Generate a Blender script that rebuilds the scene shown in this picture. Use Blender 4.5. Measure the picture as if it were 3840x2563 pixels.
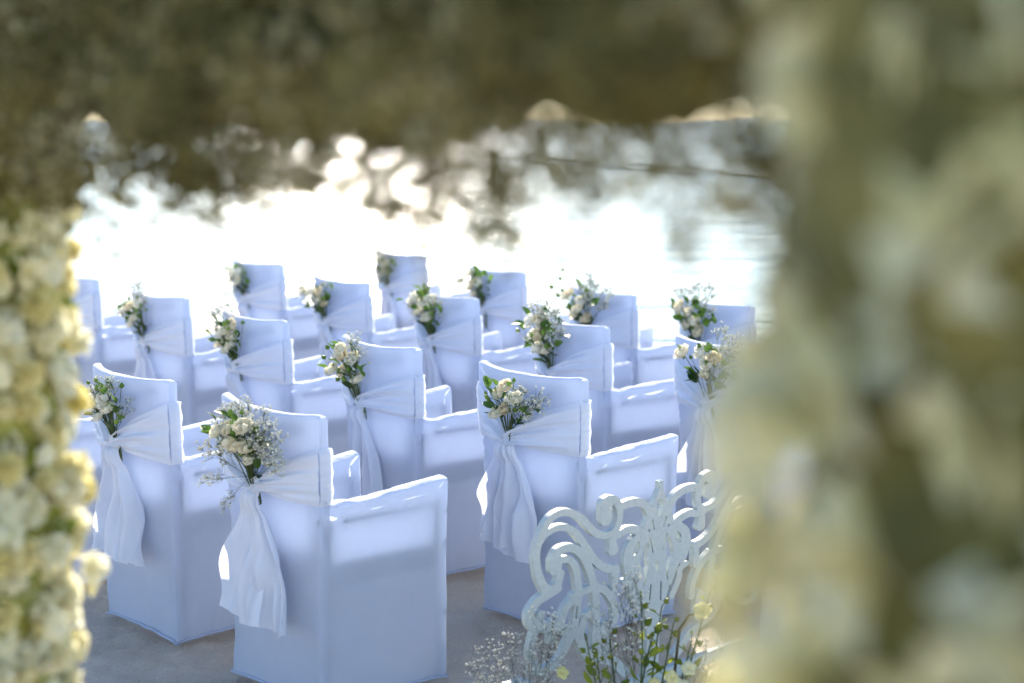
import bpy, bmesh, math, random
import numpy as np
from mathutils import Vector, Matrix, Euler, noise

# ---------------------------------------------------------------- clear
for o in list(bpy.data.objects):
    bpy.data.objects.remove(o, do_unlink=True)
scene = bpy.context.scene
col = scene.collection
rad = math.radians

# ---------------------------------------------------------------- camera
cam_data = bpy.data.cameras.new('camera')
cam = bpy.data.objects.new('camera', cam_data)
col.objects.link(cam)
cam.location = (0.0, 0.0, 1.834)
cam.rotation_euler = (rad(90 - 8.0), 0, 0)
cam_data.sensor_width = 36.0
cam_data.lens = 55.73
cam_data.clip_start = 0.02
cam_data.clip_end = 20000
cam_data.dof.use_dof = True
cam_data.dof.focus_distance = 5.45
cam_data.dof.aperture_fstop = 1.8
scene.camera = cam

# ---------------------------------------------------------------- sky and sun
SUN_AZ, SUN_EL = -5.5, 26.0
world = bpy.data.worlds.new('World')
scene.world = world
world.use_nodes = True
wn = world.node_tree
wn.nodes.clear()
w_out = wn.nodes.new('ShaderNodeOutputWorld')
w_bg = wn.nodes.new('ShaderNodeBackground')
w_sky = wn.nodes.new('ShaderNodeTexSky')
w_sky.sky_type = 'NISHITA'
w_sky.sun_disc = False
w_sky.sun_elevation = rad(SUN_EL)
w_sky.sun_rotation = rad(SUN_AZ)
w_sky.air_density = 0.72
w_sky.dust_density = 0.15
w_sky.ozone_density = 1.6
w_bg.inputs['Strength'].default_value = 0.115
wn.links.new(w_sky.outputs[0], w_bg.inputs['Color'])
wn.links.new(w_bg.outputs[0], w_out.inputs['Surface'])

sun_data = bpy.data.lights.new('sun', 'SUN')
sun_data.energy = 4.0
sun_data.angle = rad(0.6)
sun_data.color = (1.0, 0.90, 0.76)
sun = bpy.data.objects.new('sun', sun_data)
col.objects.link(sun)
S = Vector((math.sin(rad(SUN_AZ)) * math.cos(rad(SUN_EL)), math.cos(rad(SUN_AZ)) * math.cos(rad(SUN_EL)), math.sin(rad(SUN_EL))))
sun.rotation_euler = S.to_track_quat('Z', 'Y').to_euler()
sun.location = (0, 30, 20)

scene.view_settings.view_transform = 'Standard'
scene.view_settings.look = 'None'
scene.view_settings.gamma = 1.0
scene.view_settings.exposure = 1.7
scene.render.engine = 'CYCLES'
scene.cycles.max_bounces = 10
scene.cycles.transmission_bounces = 8
scene.cycles.diffuse_bounces = 5
scene.cycles.glossy_bounces = 3

# ---------------------------------------------------------------- materials
def new_mat(name):
    m = bpy.data.materials.new(name)
    m.use_nodes = True
    nt = m.node_tree
    nt.nodes.clear()
    out = nt.nodes.new('ShaderNodeOutputMaterial')
    return m, nt, out

def N(nt, typ, **kw):
    n = nt.nodes.new(typ)
    for k, v in kw.items():
        if k in n.inputs:
            n.inputs[k].default_value = v
        else:
            setattr(n, k, v)
    return n

def noise_tex(nt, scale, detail=4, rough=0.55, vec=None):
    t = N(nt, 'ShaderNodeTexNoise')
    t.inputs['Scale'].default_value = scale
    t.inputs['Detail'].default_value = detail
    t.inputs['Roughness'].default_value = rough
    if vec is not None:
        nt.links.new(vec, t.inputs['Vector'])
    return t

def ramp(nt, fac, stops):
    r = N(nt, 'ShaderNodeValToRGB')
    el = r.color_ramp.elements
    while len(el) < len(stops):
        el.new(0.5)
    for e, (p, c) in zip(el, stops):
        e.position = p
        e.color = (*c, 1)
    nt.links.new(fac, r.inputs['Fac'])
    return r

def bump(nt, height, strength, dist):
    b = N(nt, 'ShaderNodeBump')
    b.inputs['Strength'].default_value = strength
    b.inputs['Distance'].default_value = dist
    nt.links.new(height, b.inputs['Height'])
    return b

def cloth(name, base, trans_col, trans, rough, weave, sheen=0.2):
    m, nt, out = new_mat(name)
    tc = N(nt, 'ShaderNodeTexCoord')
    n1 = noise_tex(nt, 9, 3, .5, tc.outputs['Object'])
    r = ramp(nt, n1.outputs['Fac'], [(.3, tuple(c * .95 for c in base)), (.7, base)])
    p = N(nt, 'ShaderNodeBsdfPrincipled', Roughness=rough)
    p.inputs['Sheen Weight'].default_value = sheen
    nt.links.new(r.outputs['Color'], p.inputs['Base Color'])
    t = N(nt, 'ShaderNodeBsdfTranslucent')
    t.inputs['Color'].default_value = (*trans_col, 1)
    nw = noise_tex(nt, weave, 2, .6, tc.outputs['Object'])
    b = bump(nt, nw.outputs['Fac'], .12, .002)
    mpw = N(nt, 'ShaderNodeMapping')
    mpw.inputs['Rotation'].default_value = (.5, .7, .3)
    mpw.inputs['Scale'].default_value = (1, 1, .35)
    nt.links.new(tc.outputs['Object'], mpw.inputs['Vector'])
    nl = noise_tex(nt, 13, 5, .62, mpw.outputs['Vector'])
    nl.inputs['Distortion'].default_value = .6
    b2 = bump(nt, nl.outputs['Fac'], .5, .016)
    nt.links.new(b.outputs['Normal'], b2.inputs['Normal'])
    nt.links.new(b2.outputs['Normal'], p.inputs['Normal'])
    mx = N(nt, 'ShaderNodeMixShader', Fac=trans)
    nt.links.new(p.outputs[0], mx.inputs[1])
    nt.links.new(t.outputs[0], mx.inputs[2])
    nt.links.new(mx.outputs[0], out.inputs['Surface'])
    return m

def petal(name, stops, trans=.35, rough=.6, noise_scale=40, objrand=True):
    m, nt, out = new_mat(name)
    tc = N(nt, 'ShaderNodeTexCoord')
    n1 = noise_tex(nt, noise_scale, 3, .6, tc.outputs['Object'])
    fac = n1.outputs['Fac']
    if objrand:
        oi = N(nt, 'ShaderNodeObjectInfo')
        ad = N(nt, 'ShaderNodeMath', operation='MULTIPLY_ADD')
        nt.links.new(oi.outputs['Random'], ad.inputs[0])
        ad.inputs[1].default_value = .5
        ml = N(nt, 'ShaderNodeMath', operation='MULTIPLY')
        nt.links.new(n1.outputs['Fac'], ml.inputs[0])
        ml.inputs[1].default_value = .5
        nt.links.new(ml.outputs[0], ad.inputs[2])
        fac = ad.outputs[0]
    r = ramp(nt, fac, stops)
    p = N(nt, 'ShaderNodeBsdfPrincipled', Roughness=rough)
    p.inputs['Specular IOR Level'].default_value = .3
    t = N(nt, 'ShaderNodeBsdfTranslucent')
    nt.links.new(r.outputs['Color'], p.inputs['Base Color'])
    nt.links.new(r.outputs['Color'], t.inputs['Color'])
    mx = N(nt, 'ShaderNodeMixShader', Fac=trans)
    nt.links.new(p.outputs[0], mx.inputs[1])
    nt.links.new(t.outputs[0], mx.inputs[2])
    nt.links.new(mx.outputs[0], out.inputs['Surface'])
    return m

M = {}
M['cover'] = cloth('white_stretch_cloth', (.62, .67, .785), (.61, .685, .84), .44, .8, 900, .25)
M['satin'] = cloth('white_satin', (.80, .83, .91), (.80, .84, .93), .30, .36, 1400, .35)
M['rose'] = petal('cream_rose', [(.2, (.84, .72, .48)), (.5, (.88, .83, .66)), (.8, (.90, .88, .78))], .3)
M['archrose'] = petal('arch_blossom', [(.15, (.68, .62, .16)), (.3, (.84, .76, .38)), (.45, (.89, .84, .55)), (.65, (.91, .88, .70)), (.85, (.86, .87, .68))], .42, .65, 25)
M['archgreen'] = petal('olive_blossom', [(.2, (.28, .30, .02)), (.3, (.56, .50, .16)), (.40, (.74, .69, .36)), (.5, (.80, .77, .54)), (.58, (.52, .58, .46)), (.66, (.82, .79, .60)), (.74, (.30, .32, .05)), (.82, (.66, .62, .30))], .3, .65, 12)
M['bud'] = petal('green_bud', [(.3, (.10, .20, .02)), (.7, (.24, .36, .06))], .25, .5, 60)
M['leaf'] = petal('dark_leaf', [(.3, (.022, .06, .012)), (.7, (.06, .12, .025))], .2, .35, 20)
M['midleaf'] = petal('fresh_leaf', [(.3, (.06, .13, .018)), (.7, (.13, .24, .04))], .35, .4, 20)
M['lime'] = petal('lime_leaf', [(.3, (.14, .19, .015)), (.7, (.30, .34, .04))], .4, .45, 20)
M['stem'] = petal('stem_green', [(.3, (.05, .075, .02)), (.7, (.10, .13, .04))], .0, .6, 60)
M['drystem'] = petal('stem_olive', [(.3, (.045, .042, .012)), (.7, (.09, .08, .03))], .0, .7, 60)
M['gyp'] = petal('tiny_white_blossom', [(.35, (.62, .60, .46)), (.6, (.84, .84, .78))], .3, .7, 60, False)
M['archgyp'] = petal('shaded_dry_blossom', [(.36, (.11, .10, .02)), (.5, (.33, .30, .11)), (.64, (.70, .66, .42))], .35, .8, 7, False)  # dry white blossoms, darkened to olive in the colour for the beam's shaded side
M['orchid'] = petal('pale_yellow_petal', [(.3, (.82, .76, .34)), (.7, (.88, .86, .66))], .4, .6, 30)

def simple(name, stops, scale=8, rough=.6, bumpd=.0):
    m, nt, out = new_mat(name)
    tc = N(nt, 'ShaderNodeTexCoord')
    n1 = noise_tex(nt, scale, 5, .6, tc.outputs['Object'])
    r = ramp(nt, n1.outputs['Fac'], stops)
    p = N(nt, 'ShaderNodeBsdfPrincipled', Roughness=rough)
    nt.links.new(r.outputs['Color'], p.inputs['Base Color'])
    if bumpd:
        b = bump(nt, n1.outputs['Fac'], .6, bumpd)
        nt.links.new(b.outputs['Normal'], p.inputs['Normal'])
    nt.links.new(p.outputs[0], out.inputs['Surface'])
    return m
M['wood'] = simple('painted_wood', [(.3, (.40, .40, .39)), (.7, (.52, .52, .50))], 14)
M['moss'] = simple('arch_moss', [(.35, (.055, .052, .010)), (.65, (.17, .15, .04))], 30, .9, .01)
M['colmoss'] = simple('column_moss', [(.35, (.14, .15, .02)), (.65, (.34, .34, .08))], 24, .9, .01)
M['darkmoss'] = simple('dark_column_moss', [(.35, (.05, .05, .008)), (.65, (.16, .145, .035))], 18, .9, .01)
M['rope'] = simple('green_rope', [(.3, (.015, .05, .04)), (.7, (.03, .10, .08))], 2, .7)

def panel_mat():
    m, nt, out = new_mat('worn_white_paint')
    tc = N(nt, 'ShaderNodeTexCoord')
    g = noise_tex(nt, 60, 6, .7, tc.outputs['Object'])
    base = ramp(nt, g.outputs['Fac'], [(.3, (.43, .48, .46)), (.62, (.54, .58, .56))])
    sp = noise_tex(nt, 85, 2, .5, tc.outputs['Object'])
    spr = ramp(nt, sp.outputs['Fac'], [(.70, (0, 0, 0)), (.75, (1, 1, 1))])
    lg = noise_tex(nt, 9, 3, .6, tc.outputs['Object'])
    lgr = ramp(nt, lg.outputs['Fac'], [(.45, (0, 0, 0)), (.62, (1, 1, 1))])
    mul = N(nt, 'ShaderNodeMath', operation='MULTIPLY')
    nt.links.new(spr.outputs['Color'], mul.inputs[0])
    nt.links.new(lgr.outputs['Color'], mul.inputs[1])
    mx = N(nt, 'ShaderNodeMix', data_type='RGBA')
    nt.links.new(mul.outputs[0], mx.inputs[0])
    nt.links.new(base.outputs['Color'], mx.inputs[6])
    mx.inputs[7].default_value = (.16, .11, .07, 1)
    p = N(nt, 'ShaderNodeBsdfPrincipled', Roughness=.55)
    nt.links.new(mx.outputs[2], p.inputs['Base Color'])
    bv = N(nt, 'ShaderNodeBevel', samples=4)
    bv.inputs['Radius'].default_value = .0025
    b = bump(nt, g.outputs['Fac'], .25, .002)
    nt.links.new(bv.outputs['Normal'], b.inputs['Normal'])
    nt.links.new(b.outputs['Normal'], p.inputs['Normal'])
    nt.links.new(p.outputs[0], out.inputs['Surface'])
    return m
M['paint'] = panel_mat()

def sand_mat():
    m, nt, out = new_mat('coral_sand')
    tc = N(nt, 'ShaderNodeTexCoord')
    fine = noise_tex(nt, 150, 7, .78, tc.outputs['Object'])
    mid = noise_tex(nt, 26, 5, .65, tc.outputs['Object'])
    big = noise_tex(nt, 1.3, 4, .6, tc.outputs['Object'])
    c1 = ramp(nt, fine.outputs['Fac'], [(.32, (.46, .34, .24)), (.43, (.84, .69, .53)), (.7, (.95, .84, .69))])
    c2 = ramp(nt, big.outputs['Fac'], [(.3, (.88, .86, .84)), (.7, (1, 1, 1))])
    mx = N(nt, 'ShaderNodeMix', data_type='RGBA', blend_type='MULTIPLY')
    mx.inputs[0].default_value = 1
    nt.links.new(c1.outputs['Color'], mx.inputs[6])
    nt.links.new(c2.outputs['Color'], mx.inputs[7])
    p = N(nt, 'ShaderNodeBsdfPrincipled', Roughness=.9)
    nt.links.new(mx.outputs[2], p.inputs['Base Color'])
    b1 = bump(nt, mid.outputs['Fac'], 1.0, .03)
    b2 = bump(nt, fine.outputs['Fac'], 1.0, .010)
    nt.links.new(b1.outputs['Normal'], b2.inputs['Normal'])
    nt.links.new(b2.outputs['Normal'], p.inputs['Normal'])
    nt.links.new(p.outputs[0], out.inputs['Surface'])
    return m
M['sand'] = sand_mat()

def sea_mat():
    m, nt, out = new_mat('sea_water')
    tc = N(nt, 'ShaderNodeTexCoord')
    mp = N(nt, 'ShaderNodeMapping')
    mp.inputs['Rotation'].default_value = (0, 0, rad(8))
    mp.inputs['Scale'].default_value = (.35, 1.0, 1)
    nt.links.new(tc.outputs['Object'], mp.inputs['Vector'])
    a = noise_tex(nt, .9, 4, .6, mp.outputs['Vector'])
    b = noise_tex(nt, 5.5, 3, .6, mp.outputs['Vector'])
    b1 = bump(nt, a.outputs['Fac'], 1.0, .28)
    b2 = bump(nt, b.outputs['Fac'], 1.0, .05)
    nt.links.new(b1.outputs['Normal'], b2.inputs['Normal'])
    p = N(nt, 'ShaderNodeBsdfPrincipled', Roughness=.17)
    p.inputs['Base Color'].default_value = (.06, .15, .15, 1)
    p.inputs['IOR'].default_value = 1.333
    nt.links.new(b2.outputs['Normal'], p.inputs['Normal'])
    nt.links.new(p.outputs[0], out.inputs['Surface'])
    return m
M['sea'] = sea_mat()

# ---------------------------------------------------------------- helpers
def tag(o, label=None, cat=None, group=None, kind=None):
    if label: o['label'] = label
    if cat: o['category'] = cat
    if group: o['group'] = group
    if kind: o['kind'] = kind
    return o

def empty(name, loc=(0, 0, 0), rz=0.0):
    o = bpy.data.objects.new(name, None)
    o.empty_display_size = .1
    col.objects.link(o)
    o.location = loc
    o.rotation_euler = (0, 0, rz)
    return o

def mesh_obj(name, me, mat=None, parent=None, mw=None):
    o = bpy.data.objects.new(name, me)
    col.objects.link(o)
    if mat is not None and len(me.materials) == 0:
        me.materials.append(mat)
    if parent is not None:
        o.parent = parent
    if mw is not None:
        o.matrix_basis = mw
    return o

def make_mesh(name, verts, faces, mat=None, smooth=True, mats=None, fmat=None):
    me = bpy.data.meshes.new(name)
    me.from_pydata([tuple(v) for v in verts], [], [tuple(f) for f in faces])
    if mats:
        for m_ in mats: me.materials.append(m_)
        me.polygons.foreach_set('material_index', fmat)
    elif mat is not None:
        me.materials.append(mat)
    if smooth:
        me.polygons.foreach_set('use_smooth', [True] * len(me.polygons))
    me.update()
    return me

class MB:
    """collects vertices and faces of one mesh"""
    def __init__(s): s.v, s.f, s.m = [], [], []
    def add(s, vs, fs, mi=0):
        k = len(s.v)
        s.v.extend([tuple(v) for v in vs])
        s.f.extend([tuple(i + k for i in f) for f in fs])
        s.m.extend([mi] * len(fs))
    def grid(s, fn, nu, nv, mi=0):
        vs = [fn(i / nu, j / nv) for j in range(nv + 1) for i in range(nu + 1)]
        fs = [(j * (nu + 1) + i, j * (nu + 1) + i + 1, (j + 1) * (nu + 1) + i + 1, (j + 1) * (nu + 1) + i) for j in range(nv) for i in range(nu)]
        s.add(vs, fs, mi)
    def tube(s, pts, r0, r1, n=4, mi=0):
        pts = [Vector(p) for p in pts]
        vs, fs = [], []
        L = len(pts)
        for i, p in enumerate(pts):
            d = (pts[min(i + 1, L - 1)] - pts[max(i - 1, 0)])
            d = d.normalized() if d.length > 1e-9 else Vector((0, 0, 1))
            a = d.cross(Vector((.31, .87, .37)));  a.normalize()
            b = d.cross(a)
            r = r0 + (r1 - r0) * i / max(1, L - 1)
            for k in range(n):
                t = 2 * math.pi * k / n
                vs.append(p + a * (math.cos(t) * r) + b * (math.sin(t) * r))
        for i in range(L - 1):
            for k in range(n):
                fs.append((i * n + k, i * n + (k + 1) % n, (i + 1) * n + (k + 1) % n, (i + 1) * n + k))
        fs.append(tuple(range(n - 1, -1, -1)))
        fs.append(tuple((L - 1) * n + k for k in range(n)))
        s.add(vs, fs, mi)
    def box(s, c, d, mi=0):
        cx, cy, cz = c
        hx, hy, hz = d[0] / 2, d[1] / 2, d[2] / 2
        vs = [(cx + a * hx, cy + b * hy, cz + e * hz) for e in (-1, 1) for b in (-1, 1) for a in (-1, 1)]
        s.add(vs, [(0, 2, 3, 1), (4, 5, 7, 6), (0, 1, 5, 4), (2, 6, 7, 3), (0, 4, 6, 2), (1, 3, 7, 5)], mi)
    def mesh(s, name, mat=None, smooth=True, mats=None):
        return make_mesh(name, s.v, s.f, mat, smooth, mats, s.m if mats else None)

def sm(x, a, b):
    t = min(1.0, max(0.0, (x - a) / (b - a)))
    return t * t * (3 - 2 * t)

def lerp(a, b, t): return a + (b - a) * t

# ---- vectorised value noise
_rs = np.random.RandomState(7)
_lat = _rs.rand(256, 256)
def vnoise(x, y):
    xi = np.floor(x).astype(int); yi = np.floor(y).astype(int)
    fx = x - xi; fy = y - yi
    fx = fx * fx * (3 - 2 * fx); fy = fy * fy * (3 - 2 * fy)
    a = _lat[xi % 256, yi % 256]; b = _lat[(xi + 1) % 256, yi % 256]
    c = _lat[xi % 256, (yi + 1) % 256]; d = _lat[(xi + 1) % 256, (yi + 1) % 256]
    return (a * (1 - fx) + b * fx) * (1 - fy) + (c * (1 - fx) + d * fx) * fy - .5
def fbm(x, y, o=4):
    s = 0; a = 1.0; k = 1.0
    for i in range(o):
        s = s + a * vnoise(x * k + 17.3 * i, y * k + 5.1 * i); a *= .5; k *= 2.03
    return s

# ---------------------------------------------------------------- beach and sea
SHORE_N = (.552, .834)
SHORE_S = 11.34
SEA_Z = -0.20
def axis_coords(lo, hi, step, far):
    c = list(np.arange(lo, hi + 1e-6, step))
    s = step
    x = lo; left = []
    while x > -far:
        s *= 1.35; x -= s; left.append(x)
    s = step; x = hi; right = []
    while x < far:
        s *= 1.35; x += s; right.append(x)
    return np.array(left[::-1] + c + right)
gx = axis_coords(-3.2, 2.4, .022, 400.0)
gy = axis_coords(3.6, 7.0, .022, 400.0)
XX, YY = np.meshgrid(gx, gy)
sdist = SHORE_N[0] * XX + SHORE_N[1] * YY
rise = np.clip((sdist - 9.6) / (SHORE_S - 9.6), 0, None)
ZZ = -0.2 * np.where(rise < 1, rise * rise * (1.6 - .6 * rise), 1 + (rise - 1) * 1.0)
ZZ = np.maximum(ZZ, -6)
dry = np.clip((11.0 - sdist) / 2, 0, 1)
foot = fbm(XX * 2.1, YY * 2.1, 3)
foot2 = np.abs(fbm(XX * 5.3 + 9, YY * 5.3, 3))
ZZ = ZZ + dry * (.035 * foot - .03 * np.clip(.14 - foot2, 0, 1) + .020 * fbm(XX * 12, YY * 12, 3) + .010 * fbm(XX * 23, YY * 23, 2)) - .012
ny_, nx_ = XX.shape
sv = np.stack([XX.ravel(), YY.ravel(), ZZ.ravel()], 1)
ii, jj = np.meshgrid(np.arange(nx_ - 1), np.arange(ny_ - 1))
q0 = (jj * nx_ + ii).ravel()
sf = np.stack([q0, q0 + 1, q0 + nx_ + 1, q0 + nx_], 1)
def np_mesh(name, v, f, mat):
    me = bpy.data.meshes.new(name)
    me.vertices.add(len(v)); me.vertices.foreach_set('co', np.asarray(v, np.float32).ravel())
    k = f.shape[1]
    me.loops.add(f.size); me.loops.foreach_set('vertex_index', f.astype(np.int32).ravel())
    me.polygons.add(len(f))
    me.polygons.foreach_set('loop_start', np.arange(0, f.size, k, dtype=np.int32))
    me.polygons.foreach_set('loop_total', np.full(len(f), k, dtype=np.int32))
    me.polygons.foreach_set('use_smooth', np.ones(len(f), dtype=bool))
    me.materials.append(mat)
    me.update(calc_edges=True); me.validate()
    return me
tag(mesh_obj('beach_sand', np_mesh('beach_sand', sv, sf, M['sand'])), kind='structure')

# sea sheet: only on the seaward side of the shoreline, out to the horizon
t_dir = Vector((SHORE_N[1], -SHORE_N[0], 0))
n_dir = Vector((SHORE_N[0], SHORE_N[1], 0))
bs = MB()
offs = [-.6, 2, 6, 15, 40, 120, 500, 2500, 9000]
tss = [-9000, -2000, -400, -80, -20, 0, 20, 80, 400, 2000, 9000]
bs.add([n_dir * (SHORE_S + a) + t_dir * b + Vector((0, 0, SEA_Z)) for a in offs for b in tss],
       [(i * 11 + j, i * 11 + j + 1, (i + 1) * 11 + j + 1, (i + 1) * 11 + j) for i in range(len(offs) - 1) for j in range(10)])
tag(mesh_obj('sea', bs.mesh('sea', M['sea'])), kind='structure')

# floating boundary rope far out
rp = [(-13.5, 168, SEA_Z + .05), (-6.5, 118, SEA_Z + .05), (-.9, 86, SEA_Z + .05), (3.6, 70, SEA_Z + .05), (9.2, 57, SEA_Z + .05), (15, 48, SEA_Z + .05)]
line = empty('floating_rope', rp[3])
tag(line, 'long dark green rope with small floats lying across the bright sea', 'rope')
pts = []
for i in range(len(rp) - 1):
    for k in range(24):
        t = k / 24
        p = Vector(rp[i]).lerp(Vector(rp[i + 1]), t) - Vector(rp[3])
        p.x += .12 * noise.noise(Vector((i * 24 + k, 1, 0)) * .35)
        pts.append(p)
b = MB(); b.tube(pts, .022, .022, 6)
mesh_obj('rope', b.mesh('rope', M['rope']), parent=line)
b = MB()
for i, p in enumerate(pts[::2]):
    b.tube([p + Vector((-.28, .2, .0)), p + Vector((-.2, .15, .0)), p + Vector((.2, -.15, .0)), p + Vector((.28, -.2, .0))], .035, .05, 7)
tag(mesh_obj('float', b.mesh('float', M['rope']), parent=line), kind='stuff')
# ---------------------------------------------------------------- covered armchairs
DEP = .50          # back to front of the arms
SEAT_Z = .47
BACK_T = .036
def half_w(z): return .246 + .020 * sm(z, .45, .95)
def rear_y(u, z): return -.058 * (1 - u * u) * sm(z, .22, .70) - .018 * sm(z, .5, .95)
def arm_z(y): return .648 + .058 * math.exp(-y / .032) + .036 * (max(y, 0) / DEP) ** 1.3
def side_x(y, z):
    return half_w(z) + .010 * y / DEP - .014 * math.sin(math.pi * min(1, max(0, y / DEP))) * sm(z, .08, .3) * (1 - sm(z, .5, .68))
def top_z(u): return .95 - .010 * (1 - u * u) - .006 * sm(abs(u), .93, 1.0)
def hem_u(u, k): return .006 + .020 * (1 - u ** 4) * k

def cover_mesh(seed):
    rng = random.Random(seed)
    b = MB()
    NU, N1, N2, NY = 30, 38, 18, 26
    za0 = arm_z(0)
    hk = [rng.uniform(.3, 1.1) for _ in range(4)]
    # rear of the back, low and high bands
    def rear_lo(a, c):
        u = a * 2 - 1; z = lerp(hem_u(u, hk[0]), za0, c)
        return (u * half_w(z), rear_y(u, z), z)
    def rear_hi(a, c):
        u = a * 2 - 1; z = lerp(za0, top_z(u), c)
        return (u * half_w(z), rear_y(u, z), z)
    b.grid(rear_lo, NU, N1); b.grid(rear_hi, NU, N2)
    # top strip and front of the back
    def topstrip(a, c):
        u = a * 2 - 1; z = top_z(u)
        return (u * lerp(half_w(z), side_x(BACK_T, z), c), rear_y(u, z) + BACK_T * c, z + .004 * math.sin(math.pi * c))
    b.grid(topstrip, NU, 4)
    def front_back(a, c):
        u = a * 2 - 1; z = lerp(SEAT_Z, top_z(u), c)
        return (u * side_x(BACK_T, z), rear_y(u, z) + BACK_T, z)
    b.grid(front_back, NU, 22)
    for s in (-1, 1):
        def edge(a, c):
            y = a * BACK_T; z = lerp(arm_z(y), top_z(s), c)
            return (s * side_x(y, z), rear_y(1, z) * 1 + y, z)
        b.grid(edge, 4, N2)
        hs = hk[1] if s > 0 else hk[2]
        def side(a, c):
            y = a * DEP; z = lerp(hem_u(a * 2 - 1, hs), arm_z(y), c)
            return (s * side_x(y, z), y + rear_y(1, z) * (1 - a), z)
        b.grid(side, NY, N1)
        AW = .058
        def armtop(a, c):
            y = a * DEP; z = arm_z(y)
            return (s * (side_x(y, z) - AW * c), y + rear_y(1, z) * (1 - a), z + .006 * math.sin(math.pi * c))
        b.grid(armtop, NY, 5)
        def inner(a, c):
            y = lerp(.02, DEP, a); z = lerp(SEAT_Z, arm_z(y), c)
            return (s * (side_x(y, arm_z(y)) - AW), y, z)
        b.grid(inner, NY, 8)
        def armfront(a, c):
            z = lerp(SEAT_Z, arm_z(DEP), c)
            return (s * (side_x(DEP, z) - AW * a), DEP, z)
        b.grid(armfront, 5, 10)
    def seat(a, c):
        y = lerp(.02, DEP, c); u = a * 2 - 1
        return (u * (side_x(y, .6) - .02), y, SEAT_Z - .012 * (1 - u * u) * math.sin(math.pi * c))
    b.grid(seat, 14, 12)
    def front(a, c):
        u = a * 2 - 1; z = lerp(hem_u(u, hk[3]), SEAT_Z, c)
        return (u * side_x(DEP, z), DEP, z)
    b.grid(front, 20, 14)
    bm = bmesh.new()
    me = b.mesh('cover')
    bm.from_mesh(me); bpy.data.meshes.remove(me)
    bmesh.ops.remove_doubles(bm, verts=bm.verts, dist=.0015)
    bmesh.ops.recalc_face_normals(bm, faces=bm.faces)
    bm.normal_update()
    # wrinkles of the stretched cloth
    ph = rng.uniform(0, 100)
    for v in bm.verts:
        x, y, z = v.co
        n = v.normal
        d = .0050 * noise.noise(Vector((x * 5 + ph, y * 5, z * 4)))
        d += .0022 * noise.noise(Vector((x * 16 + ph, y * 16 + 3, z * 11)))
        # creases fanning out of the corner where arm meets back
        if abs(x) > .17:
            dy, dz = y - .02, z - .665
            r = math.hypot(dy, dz)
            if dy > -.03:
                ang = math.atan2(dz, dy)
                d += .0070 * math.sin(ang * 15 + ph + (5 if x > 0 else 0)) * math.exp(-((r - .075) / .055) ** 2)
        # lengthwise creases along the arm top
        if abs(x) > .17 and y > .04 and abs(z - arm_z(y)) < .035:
            d += .0042 * math.sin((abs(x) * 260 + y * 32 + ph)) * (1 - sm(y, .22, .42))
        # lower panels pull diagonally towards the feet
        if z < .42:
            d += .0040 * math.sin((y * 22 + x * 14) + 2 * noise.noise(Vector((x * 4, y * 4, z * 4 + ph))) + z * 26 + ph) * (1 - z / .42)
        # fold at the hem
        if z < .05:
            d += .006 * noise.noise(Vector((x * 12 + ph, y * 12, 4)))
        v.co += n * d
    sharp = [e for e in bm.edges if len(e.link_faces) == 2 and e.calc_face_angle(0) > .75]
    if sharp:
        bmesh.ops.bevel(bm, geom=sharp, offset=.0055, segments=2, profile=.5, affect='EDGES', clamp_overlap=True)
    for f_ in bm.faces: f_.smooth = True
    me = bpy.data.meshes.new('cover')
    bm.to_mesh(me); bm.free()
    me.materials.append(M['cover'])
    return me

def hem_mesh(seed):
    """turned hem: a rolled edge along the bottom of the cover"""
    rng = random.Random(seed + 77)
    b = MB()
    pts = []
    w0 = half_w(0) + .002
    cs = [(-w0, -.003), (w0, -.003), (w0 + .012, DEP + .003), (-w0 - .012, DEP + .003)]
    n = 14
    for k in range(4):
        a, c = cs[k], cs[(k + 1) % 4]
        for i in range(n):
            t = i / n
            z = .011 + .016 * (1 - (2 * t - 1) ** 4) * rng.uniform(.6, .9)
            pts.append((lerp(a[0], c[0], t), lerp(a[1], c[1], t), z))
    pts.append(pts[0])
    b.tube(pts, .0055, .0055, 6)
    return b.mesh('hem', M['cover'])

# frame under the cloth, shared by every chair
def bx(name, c, d):
    b = MB(); b.box(c, d); return b.mesh(name, M['wood'], smooth=False)
FRAME = [('seat', bx('seat', (0, .265, .43), (.42, .40, .05))),
         ('seat_rail', bx('seat_rail', (0, .045, .47), (.42, .02, .13))),
         ('back_rail', bx('back_rail', (0, -.008, .91), (.42, .014, .04))),
         ('armrest', bx('armrest_left', (-.231, .275, .605), (.018, .38, .018))),
         ('armrest', bx('armrest_right', (.231, .275, .605), (.018, .38, .018))),
         ('leg', bx('leg_back_left', (-.226, .034, .31), (.020, .026, .60))),
         ('leg', bx('leg_back_right', (.226, .034, .31), (.020, .026, .60))),
         ('leg', bx('leg_front_left', (-.229, .462, .31), (.020, .026, .62))),
         ('leg', bx('leg_front_right', (.229, .462, .31), (.020, .026, .62))),
         ('side_rail', bx('side_rail_left', (-.219, .250, .43), (.012, .41, .09))),
         ('side_rail', bx('side_rail_right', (.219, .250, .43), (.012, .41, .09)))]

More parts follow.
